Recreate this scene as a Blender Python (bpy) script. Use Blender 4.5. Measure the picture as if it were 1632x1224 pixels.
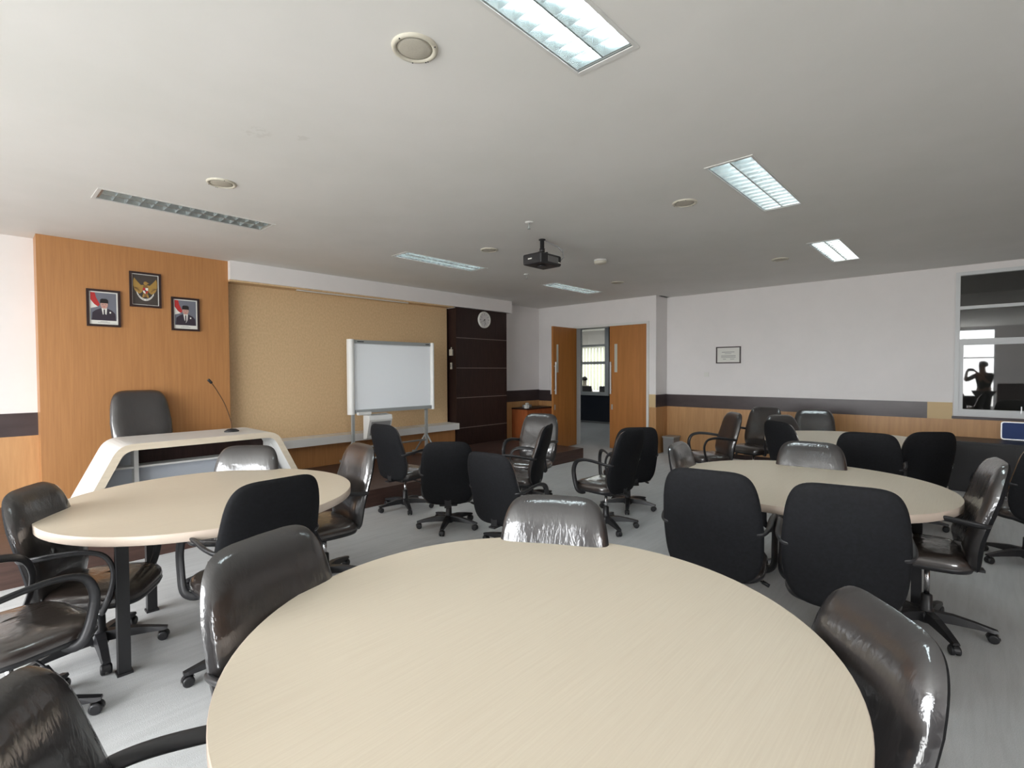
import bpy, bmesh, math, random
from mathutils import Vector, Matrix
R = math.radians
PI = math.pi
for o in list(bpy.data.objects):
    bpy.data.objects.remove(o, do_unlink=True)
scene = bpy.context.scene
COL = scene.collection

# ------------------------------------------------------------ camera
YAW, PITCH, ROLL, FPX = 0.748386, 0.024785, -0.0040643, 799.5
F = Vector((math.cos(YAW)*math.cos(PITCH), math.sin(YAW)*math.cos(PITCH), -math.sin(PITCH)))
RT = Vector((math.sin(YAW), -math.cos(YAW), 0)); UP = RT.cross(F)
c_, s_ = math.cos(ROLL), math.sin(ROLL)
r2 = c_*RT + s_*UP; u2 = -s_*RT + c_*UP
cam = bpy.data.cameras.new('camera'); cam.sensor_width = 36; cam.lens = 36*FPX/1632
cam.clip_start = 0.02; cam.clip_end = 100
camo = bpy.data.objects.new('camera', cam); COL.objects.link(camo)
camo.matrix_world = Matrix(((r2.x, u2.x, -F.x, 0), (r2.y, u2.y, -F.y, 0), (r2.z, u2.z, -F.z, 1.5), (0, 0, 0, 1)))
scene.camera = camo
# ------------------------------------------------------------ world, daylight, exposure
SKY = 12.5
w = bpy.data.worlds.new('overcast_sky'); scene.world = w; w.use_nodes = True
bg = w.node_tree.nodes['Background']
bg.inputs[1].default_value = SKY
_n = w.node_tree; _tc = _n.nodes.new('ShaderNodeTexCoord'); _sx = _n.nodes.new('ShaderNodeSeparateXYZ'); _rp = _n.nodes.new('ShaderNodeValToRGB')
_n.links.new(_tc.outputs['Generated'], _sx.inputs[0]); _n.links.new(_sx.outputs[2], _rp.inputs[0]); _n.links.new(_rp.outputs[0], bg.inputs[0])
_mp = _n.nodes.new('ShaderNodeMapRange'); _mp.inputs[1].default_value = -1; _mp.inputs[2].default_value = 1
_n.links.new(_sx.outputs[2], _mp.inputs[0]); _n.links.new(_mp.outputs[0], _rp.inputs[0])
_rp.color_ramp.elements[0].position = .47; _rp.color_ramp.elements[0].color = (.50, .50, .48, 1)     # pale ground and buildings
_rp.color_ramp.elements[1].position = .53; _rp.color_ramp.elements[1].color = (.96, .98, 1.0, 1)    # overcast sky
TUBE = 24.0
TUBE_FAR = 9.0
scene.view_settings.view_transform = 'Standard'; scene.view_settings.look = 'None'
scene.view_settings.gamma = 1; scene.view_settings.use_curve_mapping = False
scene.view_settings.exposure = 0.34
BX = -4.0      # window wall behind the camera
WY0, WY1, WZ0, WZ1 = -0.4, 5.8, 0.30, 2.80
FX0, FX1, FY = -3.9, -1.3, -6.0      # windows added in the front wall as fill, out of view to the right rear
pl = bpy.data.lights.new('window_daylight_portal', 'AREA'); pl.shape = 'RECTANGLE'
pl.size = WY1-WY0; pl.size_y = WZ1-WZ0; pl.cycles.is_portal = True
po = bpy.data.objects.new('window_daylight_portal', pl); COL.objects.link(po)
po.location = (BX-0.05, (WY0+WY1)/2, (WZ0+WZ1)/2)
po.rotation_euler = (R(90), 0, R(-90))
pl2 = bpy.data.lights.new('fill_window_portal', 'AREA'); pl2.shape = 'RECTANGLE'; pl2.size = FX1-FX0; pl2.size_y = WZ1-WZ0; pl2.cycles.is_portal = True  # portal for the added fill windows
po2 = bpy.data.objects.new('fill_window_portal', pl2); COL.objects.link(po2)
po2.location = ((FX0+FX1)/2, FY-.06, (WZ0+WZ1)/2); po2.rotation_euler = (R(90), 0, 0)

# ------------------------------------------------------------ materials
MT = {}
def mat(name, col=(.8, .8, .8), rough=.5, metal=0, coat=0, coat_rough=.05, coat_ior=1.5, spec=.5, emit=None, estr=0, fn=None):
    m = bpy.data.materials.new(name); m.use_nodes = True
    nt = m.node_tree; b = nt.nodes['Principled BSDF']
    b.inputs['Base Color'].default_value = (*col, 1); b.inputs['Roughness'].default_value = rough
    b.inputs['Metallic'].default_value = metal; b.inputs['Coat Weight'].default_value = coat
    b.inputs['Coat Roughness'].default_value = coat_rough; b.inputs['Coat IOR'].default_value = coat_ior
    b.inputs['Specular IOR Level'].default_value = spec
    if emit: b.inputs['Emission Color'].default_value = (*emit, 1); b.inputs['Emission Strength'].default_value = estr
    if fn: fn(nt, b)
    MT[name] = m
    return m
def nd(nt, t, **k):
    n = nt.nodes.new(t)
    for a, v in k.items(): setattr(n, a, v)
    return n
def ramp(nt, fac, stops):
    r = nd(nt, 'ShaderNodeValToRGB'); e = r.color_ramp.elements
    while len(e) < len(stops): e.new(.5)
    for i, (p, c) in enumerate(stops): e[i].position = p; e[i].color = (*c, 1)
    nt.links.new(fac, r.inputs[0]); return r.outputs[0]
def noise(nt, scale=(1, 1, 1), s=5, detail=4, rough=.6, coord='Object', dist=0):
    tc = nd(nt, 'ShaderNodeTexCoord'); mp = nd(nt, 'ShaderNodeMapping'); mp.inputs['Scale'].default_value = scale
    nt.links.new(tc.outputs[coord], mp.inputs[0])
    n = nd(nt, 'ShaderNodeTexNoise'); n.inputs['Scale'].default_value = s; n.inputs['Detail'].default_value = detail
    n.inputs['Roughness'].default_value = rough; n.inputs['Distortion'].default_value = dist
    nt.links.new(mp.outputs[0], n.inputs['Vector']); return n.outputs['Fac']
def bump(nt, b, h, strength=.1, dist=.01, sock='Normal'):
    n = nd(nt, 'ShaderNodeBump'); n.inputs['Strength'].default_value = strength; n.inputs['Distance'].default_value = dist
    nt.links.new(h, n.inputs['Height']); nt.links.new(n.outputs[0], b.inputs[sock])
def two(c1, c2, scale=(1, 1, 1), s=5, lo=.35, hi=.65, bs=0, bd=.005, detail=4):
    def f(nt, b):
        n = noise(nt, scale, s, detail)
        nt.links.new(ramp(nt, n, [(lo, c1), (hi, c2)]), b.inputs['Base Color'])
        if bs: bump(nt, b, n, bs, bd)
    return f
M_wall = mat('white_wall_paint', (.70, .68, .675), .6, fn=two((.77, .75, .745), (.80, .775, .77), s=2))
def ceil_fn(nt, b):      # flat paint with two old water marks
    base = ramp(nt, noise(nt, (1, 1, 1), 1.2, 4), [(.35, (.76, .755, .725)), (.65, (.80, .79, .765))])
    tc = nd(nt, 'ShaderNodeTexCoord'); nz = noise(nt, (1, 1, 1), 26, 3)
    for (x, y, r) in ((1.127, 3.01, .085), (1.335, 2.89, .055)):
        d = nd(nt, 'ShaderNodeVectorMath', operation='DISTANCE'); d.inputs[1].default_value = (x, y, 2.86); nt.links.new(tc.outputs['Object'], d.inputs[0])
        ring = nd(nt, 'ShaderNodeMapRange'); ring.inputs[1].default_value = r; ring.inputs[2].default_value = r*.7; nt.links.new(d.outputs['Value'], ring.inputs[0])
        nm = nd(nt, 'ShaderNodeMapRange'); nm.inputs[1].default_value = .5; nm.inputs[2].default_value = .56; nt.links.new(nz, nm.inputs[0])
        mu = nd(nt, 'ShaderNodeMath', operation='MULTIPLY'); nt.links.new(ring.outputs[0], mu.inputs[0]); nt.links.new(nm.outputs[0], mu.inputs[1])
        m2 = nd(nt, 'ShaderNodeMath', operation='MULTIPLY'); m2.inputs[1].default_value = .5; nt.links.new(mu.outputs[0], m2.inputs[0])
        mx = nd(nt, 'ShaderNodeMixRGB'); mx.inputs[2].default_value = (.66, .65, .61, 1); nt.links.new(m2.outputs[0], mx.inputs[0]); nt.links.new(base, mx.inputs[1]); base = mx.outputs[0]
    nt.links.new(base, b.inputs['Base Color'])
M_ceil = mat('ceiling_paint', (.78, .77, .74), .75, fn=ceil_fn)
M_wood = mat('orange_veneer', (.45, .22, .09), .42, fn=two((.41, .19, .069), (.475, .228, .085), (9, 9, .35), 5))
M_wood2 = mat('honey_veneer', (.5, .28, .12), .4, fn=two((.46, .245, .10), (.55, .305, .13), (5, 5, .4), 4))
M_fabric = mat('tan_wallcovering', (.5, .33, .17), .75, fn=two((.60, .42, .235), (.70, .50, .29), (9, 9, 5), 6, bs=.3, bd=.003))
M_dark = mat('wenge_laminate', (.03, .016, .013), .38, spec=.3, fn=two((.020, .010, .009), (.032, .016, .014), (8, 8, .8), 5))
M_band = mat('dark_dado_band', (.045, .03, .03), .30, fn=two((.040, .027, .028), (.058, .042, .043), (1, 1, 3), 2))
M_band_tan = mat('bare_tan_board', (.62, .46, .25), .6)
M_groove = mat('groove_strip', (.30, .24, .22), .4)
M_white = mat('white_laminate', (.70, .70, .68), .4)
M_cream = mat('cream_laminate', (.78, .70, .58), .38, fn=two((.66, .575, .45), (.72, .63, .50), (1, 14, 8), 4))
M_maple = mat('maple_tabletop', (.72, .6, .45), .42, fn=two((.68, .59, .465), (.73, .645, .515), (.8, 40, 40), 5, .3, .7))
M_edge = mat('maple_edge_band', (.68, .565, .47), .4)
M_black = mat('black_plastic', (.018, .018, .02), .38)
M_blackm = mat('black_powder_coat', (.02, .02, .022), .45)
M_shell = mat('black_back_fabric', (.010, .010, .012), .75, spec=.25, fn=two((.0055, .006, .007), (.009, .0095, .012), s=60, bs=.2, bd=.001))
M_chrome = mat('brushed_steel', (.55, .55, .56), .25, 1)
M_alu = mat('silver_aluminium', (.62, .63, .64), .35, .6)
M_alug = mat('grey_aluminium', (.36, .38, .38), .4, .3)
M_board = mat('whiteboard_surface', (.86, .89, .92), .25)
M_clockface = mat('clock_face', (.68, .66, .66), .5)
M_ink = mat('black_ink', (.03, .03, .03), .6)
M_cream_pl = mat('cream_plastic', (.66, .63, .54), .5)
M_speaker = mat('beige_speaker_plastic', (.60, .57, .48), .5)
M_grille = mat('beige_speaker_grille', (.50, .47, .40), .6, fn=two((.46, .435, .37), (.53, .50, .425), s=220))
M_frame = mat('window_frame_paint', (.62, .64, .65), .4)
M_frameblk = mat('picture_frame_dark', (.03, .015, .015), .35)
M_orange = mat('reddish_cabinet_veneer', (.42, .12, .04), .35, fn=two((.36, .10, .032), (.46, .135, .045), (6, 6, .6), 4))
M_door = mat('door_veneer', (.42, .2, .07), .4, fn=two((.37, .15, .038), (.44, .18, .048), (5, 5, .3), 4))
M_doorglass = mat('frosted_door_glass', (.50, .50, .44), .3)
M_corr = mat('corridor_dark_panel', (.035, .04, .055), .25)
M_corrw = mat('corridor_wall', (.30, .30, .31), .6)
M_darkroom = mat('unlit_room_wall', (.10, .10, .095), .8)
M_blue = mat('blue_notice_board', (.006, .035, .17), .6)
M_greybox = mat('grey_plastic', (.26, .26, .26), .5)
M_skin = mat('skin', (.33, .19, .13), .5)
M_shirt = mat('dark_shirt', (.03, .028, .026), .8)
M_shirtw = mat('pale_shirt', (.6, .55, .45), .8)
M_hair = mat('dark_hair', (.012, .01, .01), .6)
M_trouser = mat('dark_trousers', (.02, .02, .025), .8)
M_red = mat('flag_red', (.48, .03, .03), .6)
M_paper = mat('white_paper', (.74, .74, .70), .6)
M_photobg = mat('portrait_backdrop', (.16, .17, .21), .6)
M_suit = mat('printed_suit', (.035, .025, .04), .6)
M_face = mat('printed_face', (.50, .30, .25), .6)
M_gold = mat('emblem_gold', (.42, .26, .07), .45, .2)
M_gold2 = mat('emblem_dark_gold', (.24, .14, .05), .45, .2)
M_emblembg = mat('emblem_dark_ground', (.055, .045, .04), .6)
M_greyink = mat('grey_ink', (.35, .35, .35), .7)
M_blind = mat('vertical_blind', (.85, .85, .74), .8)
_n = M_blind.node_tree; _t = nd(_n, 'ShaderNodeBsdfTranslucent'); _t.inputs[0].default_value = (.62, .64, .52, 1); _m = nd(_n, 'ShaderNodeMixShader'); _m.inputs[0].default_value = .7
_n.links.new(_n.nodes['Principled BSDF'].outputs[0], _m.inputs[1]); _n.links.new(_t.outputs[0], _m.inputs[2]); _n.links.new(_m.outputs[0], _n.nodes['Material Output'].inputs[0])
M_tube = mat('fluorescent_tube', (1, 1, 1), .4, emit=(.86, .97, 1.0), estr=TUBE)
M_tubeoff = mat('unlit_tube', (.75, .76, .78), .3)
M_daylit = mat('daylit_window', (1, 1, 1), .5, emit=(.98, 1, .97), estr=1.7)
def carpet(nt, b):
    n1 = noise(nt, (1, 1, 1), 1.6, 5, .65); n2 = noise(nt, (1, 1, 1), 260, 2, .6); n3 = noise(nt, (1, 12, 1), 2.2, 4, .6, dist=.6)
    c1 = ramp(nt, n1, [(.3, (.61, .62, .625)), (.7, (.67, .675, .68))])
    c3 = ramp(nt, n3, [(.35, (.92, .92, .92)), (.6, (1, 1, 1))])
    c2 = ramp(nt, n2, [(.3, (.8, .8, .8)), (.7, (1, 1, 1))])
    m = nd(nt, 'ShaderNodeMixRGB', blend_type='MULTIPLY'); m.inputs[0].default_value = 1
    nt.links.new(c1, m.inputs[1]); nt.links.new(c2, m.inputs[2])
    m2 = nd(nt, 'ShaderNodeMixRGB', blend_type='MULTIPLY'); m2.inputs[0].default_value = 1
    nt.links.new(m.outputs[0], m2.inputs[1]); nt.links.new(c3, m2.inputs[2])
    nt.links.new(m2.outputs[0], b.inputs['Base Color']); bump(nt, b, n2, .4, .003)
M_carpet = mat('grey_carpet', (.3, .3, .3), .9, spec=.2, fn=carpet)
M_stage = mat('dark_stage_laminate', (.07, .035, .028), .4, fn=two((.055, .028, .022), (.085, .045, .035), (.6, 8, 8), 4))
def wrap(nt, b):      # leatherette under clear film: wrinkles in the clear coat only
    n = noise(nt, (2.4, 1, .9), 13, 3, .5, dist=1.2)
    n2 = noise(nt, (1, 1, 1), 3.0, 2, .5)
    mx = nd(nt, 'ShaderNodeMath', operation='MULTIPLY'); nt.links.new(n, mx.inputs[0]); nt.links.new(n2, mx.inputs[1])
    fine = noise(nt, (3, 1, .8), 30, 3, .5, dist=1.5); msk = nd(nt, 'ShaderNodeMapRange'); msk.inputs[1].default_value = .50; msk.inputs[2].default_value = .62
    nt.links.new(noise(nt, (1, 1, 1), 4.5, 2), msk.inputs[0])
    mf = nd(nt, 'ShaderNodeMath', operation='MULTIPLY'); nt.links.new(fine, mf.inputs[0]); nt.links.new(msk.outputs[0], mf.inputs[1])
    mg = nd(nt, 'ShaderNodeMath', operation='MULTIPLY_ADD'); mg.inputs[1].default_value = .30; nt.links.new(mf.outputs[0], mg.inputs[0]); nt.links.new(mx.outputs[0], mg.inputs[2])
    bump(nt, b, mg.outputs[0], .15, .03, 'Coat Normal')
    n4 = noise(nt, (1, 1, 1), 180, 2); bump(nt, b, n4, .15, .001)
M_wrap = mat('plastic_wrapped_leatherette', (.020, .018, .019), .42, coat=1, coat_rough=.09, coat_ior=1.8, fn=wrap)
M_wrapb = mat('plastic_wrapped_brown_seat', (.030, .021, .018), .42, coat=1, coat_rough=.10, coat_ior=1.8, fn=wrap)
def glassmat(name, tint, refl):
    m = bpy.data.materials.new(name); m.use_nodes = True; nt = m.node_tree; nt.nodes.clear()
    o = nd(nt, 'ShaderNodeOutputMaterial'); t = nd(nt, 'ShaderNodeBsdfTransparent'); t.inputs[0].default_value = (*tint, 1)
    g = nd(nt, 'ShaderNodeBsdfGlossy'); g.inputs['Roughness'].default_value = .02
    lw = nd(nt, 'ShaderNodeFresnel'); lw.inputs[0].default_value = 1.5 if refl < .1 else 2.2
    mx = nd(nt, 'ShaderNodeMixShader'); nt.links.new(lw.outputs[0], mx.inputs[0]); nt.links.new(t.outputs[0], mx.inputs[1]); nt.links.new(g.outputs[0], mx.inputs[2])
    nt.links.new(mx.outputs[0], o.inputs[0]); return m
M_glass = glassmat('window_glass', (.75, .76, .74), .1)
M_glass2 = glassmat('clear_glass', (.9, .9, .9), .05)

# ------------------------------------------------------------ helpers
def box(bm, x0, x1, y0, y1, z0, z1, mi=0, bev=0):
    vs = [bm.verts.new((x, y, z)) for x in (x0, x1) for y in (y0, y1) for z in (z0, z1)]
    fs = []
    for q in ((0, 1, 3, 2), (4, 6, 7, 5), (0, 4, 5, 1), (2, 3, 7, 6), (0, 2, 6, 4), (1, 5, 7, 3)):
        f = bm.faces.new([vs[i] for i in q]); f.material_index = mi; fs.append(f)
    if bev:
        es = list({e for f in fs for e in f.edges})
        bmesh.ops.bevel(bm, geom=es, offset=bev, segments=2, affect='EDGES', profile=.5)
    return fs
def prism(bm, pts, y0, y1, mi=0, axis='y'):
    def P(a, b, d): return {'y': (a, d, b), 'x': (d, a, b), 'z': (a, b, d)}[axis]
    A = [bm.verts.new(P(a, b, y0)) for a, b in pts]; B = [bm.verts.new(P(a, b, y1)) for a, b in pts]
    n = len(pts)
    f = [bm.faces.new(A[::-1]), bm.faces.new(B)]
    for i in range(n): f.append(bm.faces.new((A[i], A[(i+1) % n], B[(i+1) % n], B[i])))
    for q in f: q.material_index = mi
def lathe(bm, prof, c=(0, 0, 0), seg=24, axis='z', mi=0, caps=True):
    rings = []
    for r, h in prof:
        ring = []
        for i in range(seg):
            a = 2*PI*i/seg; p = (r*math.cos(a), r*math.sin(a), h)
            if axis == 'x': p = (p[2], p[0], p[1])
            elif axis == 'y': p = (p[0], p[2], p[1])
            ring.append(bm.verts.new((p[0]+c[0], p[1]+c[1], p[2]+c[2])))
        rings.append(ring)
    for a, b in zip(rings, rings[1:]):
        for i in range(seg):
            f = bm.faces.new((a[i], a[(i+1) % seg], b[(i+1) % seg], b[i])); f.material_index = mi; f.smooth = True
    if caps:
        for rg in (rings[0], rings[-1]):
            f = bm.faces.new(rg); f.material_index = mi
def tube(bm, pts, r, seg=8, rx=None, mi=0):
    """sweep an ellipse (r, rx) along pts"""
    pts = [Vector(p) for p in pts]; rx = rx or r; rings = []
    up = None
    for i, p in enumerate(pts):
        t = (pts[min(i+1, len(pts)-1)]-pts[max(i-1, 0)]).normalized()
        if up is None: up = Vector((1, 0, 0)) if abs(t.x) < .8 else Vector((0, 0, 1))
        a = (up-t*up.dot(t)).normalized(); up = a; b = t.cross(a)
        rr = r(i/(len(pts)-1)) if callable(r) else r
        r2_ = rr if rx is r else rx
        rings.append([bm.verts.new(p+a*math.cos(2*PI*k/seg)*r2_+b*math.sin(2*PI*k/seg)*rr) for k in range(seg)])
    for a, b in zip(rings, rings[1:]):
        for k in range(seg):
            f = bm.faces.new((a[k], a[(k+1) % seg], b[(k+1) % seg], b[k])); f.smooth = True; f.material_index = mi
    bm.faces.new(rings[0]).material_index = mi; bm.faces.new(rings[-1]).material_index = mi
def obj(name, bm, m, parent=None, loc=(0, 0, 0), rz=0, smooth=False):
    bmesh.ops.recalc_face_normals(bm, faces=bm.faces)
    me = bpy.data.meshes.new(name); bm.to_mesh(me); bm.free()
    for x in (m if isinstance(m, (list, tuple)) else [m]): me.materials.append(x)
    if smooth:
        for p in me.polygons: p.use_smooth = True
    o = bpy.data.objects.new(name, me); COL.objects.link(o)
    if parent: o.parent = parent
    o.location = loc; o.rotation_euler = (0, 0, rz)
    return o
def tag(o, label=None, cat=None, group=None, kind=None):
    if label: o['label'] = label
    if cat: o['category'] = cat
    if group: o['group'] = group
    if kind: o['kind'] = kind
    return o
def empty(name, loc, rz, label, cat, group=None):
    o = bpy.data.objects.new(name, None); COL.objects.link(o); o.location = loc; o.rotation_euler = (0, 0, rz)
    o.empty_display_size = .1
    return tag(o, label, cat, group)
def B(*a, **k):
    bm = bmesh.new(); box(bm, *a, **k); return bm
def boxes(lst):
    bm = bmesh.new()
    for a in lst: box(bm, *a)
    return bm
def S(name, bm, m, parent=None, **k):
    o = obj(name, bm, m, parent, **k)
    if not parent: o['kind'] = 'structure'
    return o
def copy_tree(o, parent=None):
    c = o.copy(); COL.objects.link(c)
    if parent: c.parent = parent
    for ch in list(o.children): copy_tree(ch, c)
    return c

H = 2.86
YL = 7.0; XR = 8.83; XD = 8.4; YS = -6.0
# ------------------------------------------------------------ setting
S('floor', B(BX-.1, 12.4, YS-.1, 11, -.1, 0), M_carpet)
LX = [(.67, 1.92), (3.385, 4.635), (6.13, 7.40)]
LYS = [(1.07, 1.355), (4.755, 5.04)]
def ceiling():
    bm = bmesh.new()
    xs = sorted([BX-.1, XR+.1]+[v for p in LX for v in p]); ys = sorted([YS-.1, YL+.15]+[v for p in LYS for v in p])
    vs = {(i, j): bm.verts.new((x, y, H)) for i, x in enumerate(xs) for j, y in enumerate(ys)}
    holes = {(x0, y0) for x0, _ in LX for y0, _ in LYS}
    for i in range(len(xs)-1):
        for j in range(len(ys)-1):
            if (xs[i], ys[j]) in holes: continue
            bm.faces.new((vs[i, j], vs[i, j+1], vs[i+1, j+1], vs[i+1, j]))
    return bm
S('ceiling', ceiling(), M_ceil)
# left wall (behind everything) with dado
S('wall_left', B(BX-.1, XD+.05, YL, YL+.12, 0, H), M_wall)
S('trim_1', B(BX, .45, YL-.012, YL, .875, 1.105), M_band)
S('trim_2', B(BX, .45, YL-.010, YL, 0, .875), M_wood2)
S('trim_3', B(7.04, XD, YL-.012, YL, .88, 1.11), M_band)
S('trim_4', B(7.04, XD, YL-.010, YL, 0, .88), M_wood2)
# door wall
DY0, DY1, DH = 4.43, 6.02, 2.37
S('wall_door', boxes([(XD, XD+.15, DY1, YL+.12, 0, H), (XD, XD+.15, 4.256, DY0, 0, H), (XD, XD+.15, DY0, DY1, DH, H)]), M_wall)
S('trim_5', B(XD-.012, XD, DY1+.05, YL, .87, 1.10), M_band)
S('trim_6', B(XD-.010, XD, DY1+.05, YL, 0, .87), M_wood2)
S('trim_7', boxes([(XD-.010, XD, 4.256, DY0-.045, 0, .84), ]), M_wood2)
S('trim_8', B(XD-.012, XD, 4.256, DY0-.045, .84, 1.075), M_band_tan)
# return between door wall and right wall
S('wall_return', B(XD+.15, XR+.12, 4.256, 4.376, 0, H), M_wall)
S('trim_9', B(XD-.01, XR, 4.244, 4.256, .845, 1.07), M_band)
S('trim_10', B(XD-.01, XR, 4.246, 4.256, 0, .845), M_wood2)
# right wall with opening for window_1
W1Y0, W1Y1, W1Z0, W1Z1 = -2.3, .226, .90, 2.77
S('wall_right', boxes([(XR, XR+.12, W1Y1, 4.256, 0, H), (XR, XR+.12, YS, W1Y0, 0, H), (XR, XR+.12, W1Y0, W1Y1, 0, W1Z0), (XR, XR+.12, W1Y0, W1Y1, W1Z1, H)]), M_wall)
S('trim_11', B(XR-.012, XR, .497, 4.244, .845, 1.067), M_band)
S('trim_12', B(XR-.013, XR, .24, .497, .845, 1.067), M_band_tan)
S('trim_13', boxes([(XR-.010, XR, W1Y1+.01, 4.246, .08, .845), (XR-.010, XR, YS, W1Y1+.01, .08, .855)]), M_wood2)
S('trim_14', B(XR-.018, XR, YS, W1Y1+.02, .855, .89), M_band)
S('baseboard_right', B(XR-.016, XR, YS, 4.246, 0, .08), M_dark)
wi = S('window_1', boxes([(XR-.03, XR+.06, W1Y1-.045, W1Y1, W1Z0, W1Z1), (XR-.03, XR+.06, W1Y0, W1Y0+.045, W1Z0, W1Z1),
    (XR-.03, XR+.06, W1Y0+.045, W1Y1-.045, W1Z0, W1Z0+.055), (XR-.03, XR+.06, W1Y0+.045, W1Y1-.045, W1Z1-.045, W1Z1),
    (XR-.03, XR+.06, W1Y0+.045, W1Y1-.045, 2.285, 2.325), (XR-.03, XR+.06, W1Y0+.045, W1Y1-.045, 1.855, 1.90)]), M_frame)
S('window_sash', boxes([(XR-.015, XR+.035, W1Y1-.085, W1Y1-.045, .955, 1.855), (XR-.015, XR+.035, -1.08, W1Y1-.085, .955, .985), (XR-.015, XR+.035, -1.08, W1Y1-.085, 1.82, 1.855), (XR-.015, XR+.035, -1.12, -1.08, .955, 1.855)]), M_frame, wi)
bm = bmesh.new()
for z0, z1 in ((.955, 1.855), (1.90, 2.285), (2.325, W1Z1-.045)):
    bm.faces.new([bm.verts.new(p) for p in ((XR+.01, W1Y0+.045, z0), (XR+.01, W1Y1-.045, z0), (XR+.01, W1Y1-.045, z1), (XR+.01, W1Y0+.045, z1))])
S('glass_pane', bm, M_glass, wi)
bm = boxes([(XR-.035, XR-.015, -.41, -.39, .95, .985)]); box(bm, XR-.05, XR-.03, -.405, -.395, .975, 1.04)
S('window_latch', bm, M_alu, wi)
# window wall behind the camera
S('wall_back', boxes([(BX-.12, BX, YS-.1, WY0, 0, H), (BX-.12, BX, WY1, YL+.1, 0, H), (BX-.12, BX, WY0, WY1, 0, WZ0), (BX-.12, BX, WY0, WY1, WZ1, H)]), M_wall)
S('trim_15', B(BX, BX+.012, YS, WY0-.05, .0, 1.07), M_band)
for i in range(4):
    y0 = WY0+i*(WY1-WY0)/4; y1 = y0+(WY1-WY0)/4
    S('window_%d' % (i+2), boxes([(BX-.09, BX-.03, y0, y0+.04, WZ0, WZ1), (BX-.09, BX-.03, y1-.04, y1, WZ0, WZ1), (BX-.09, BX-.03, y0+.04, y1-.04, WZ0, WZ0+.05),
        (BX-.09, BX-.03, y0+.04, y1-.04, WZ1-.05, WZ1), (BX-.09, BX-.03, y0+.04, y1-.04, 1.86, 1.90), (BX-.09, BX-.03, (y0+y1)/2-.02, (y0+y1)/2+.02, WZ0+.05, 1.86)]), M_frame)
S('wall_front', boxes([(FX1, XR+.1, YS-.12, YS, 0, H), (BX-.1, FX0, YS-.12, YS, 0, H), (FX0, FX1, YS-.12, YS, 0, WZ0), (FX0, FX1, YS-.12, YS, WZ1, H)]), M_wood)  # unseen wall, dark finish chosen to cut bounce; openings for the added windows
for i in range(2):  # frames of the two added fill windows
    a = FX0+i*(FX1-FX0)/2; b = a+(FX1-FX0)/2
    S('window_%d' % (i+8), boxes([(a, a+.04, YS-.09, YS-.03, WZ0, WZ1), (b-.04, b, YS-.09, YS-.03, WZ0, WZ1), (a+.04, b-.04, YS-.09, YS-.03, WZ0, WZ0+.05), (a+.04, b-.04, YS-.09, YS-.03, WZ1-.05, WZ1), (a+.04, b-.04, YS-.09, YS-.03, 1.86, 1.90)]), M_frame)
S('trim_16', B(FX1+.05, XR, YS, YS+.012, 0, 1.07), M_band)
# unlit room behind window_1
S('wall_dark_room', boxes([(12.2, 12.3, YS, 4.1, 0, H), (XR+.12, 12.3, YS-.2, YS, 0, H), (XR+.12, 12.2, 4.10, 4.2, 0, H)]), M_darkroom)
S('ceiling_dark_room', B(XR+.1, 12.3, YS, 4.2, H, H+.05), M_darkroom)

# stage platform and wall features
stg = S('stage_platform', boxes([(BX, 7.08, 4.92, YL, 0, .19)]), M_stage)
bm = bmesh.new()
# tall wood panel bay
S('wall_wood_panel', B(.45, 2.156, 6.73, YL, .19, H), M_wood)
# soffit
S('ceiling_soffit', B(2.156, 7.18, 6.655, YL, 2.635, H), M_wall)
S('ceiling_soffit_lining', B(2.16, 5.72, 6.68, 6.95, 2.615, 2.635), M_fabric)
S('wall_tan_panel', B(2.156, 5.715, 6.87, YL, .60, 2.616), M_fabric)
S('wall_low_cabinet_front', B(2.156, 5.745, 6.70, YL, .19, .51), M_wood)
S('trim_17', B(2.2, 5.715, 6.55, 6.87, .508, .612), M_white)
S('trim_18', B(5.70, 5.76, 6.70, 6.88, 2.612, 2.634), M_white)
S('trim_19', B(3.0, 4.80, 6.72, 6.75, 2.602, 2.615), M_white)
dk = S('wall_dark_unit', boxes([(5.765, 7.045, 6.68, YL, .19, 2.625)]), M_dark)
S('groove', boxes([(5.77, 7.04, 6.676, 6.68, z-.004, z+.004) for z in (2.098, 1.567, 1.04, .505)]), M_groove, dk)

# door
fr = S('door_frame', boxes([(XD-.02, XD+.16, DY0-.04, DY0+.005, 0, DH+.04), (XD-.02, XD+.16, DY1-.005, DY1+.04, 0, DH+.04), (XD-.02, XD+.16, DY0+.005, DY1-.005, DH-.004, DH+.04)]), M_white)
def door_leaf(name, loc, rz, sgn):
    """leaf spans local x 0..0.785 from the hinge"""
    bm = B(0, .78, -.02, .02, .012, DH-.005)
    o = obj(name, bm, M_door, None, loc, rz); o['kind'] = 'structure'
    for sd in (-1, 1):
        obj('vision_panel', B(.615, .675, sd*.0205-.0015, sd*.0205+.0015, 1.48, 2.02), M_doorglass, o)
        bm = B(.73, .758, sd*.055-.012, sd*.055+.012, 1.06, 1.68, bev=.003)
        for z in (1.14, 1.60): box(bm, .737, .751, min(sd*.02, sd*.05), max(sd*.02, sd*.05), z-.01, z+.01)
        obj('pull_handle', bm, M_alu, o)
        obj('lock_plate', B(.715, .745, sd*.022-.003, sd*.022+.003, .76, .86, bev=.001), M_alug, o)
    return o
door_leaf('door_1', (XD+.02, DY0+.008, 0), R(90), 1)
door_leaf('door_2', (XD-.045, DY1-.03, 0), R(181), 1)

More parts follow.
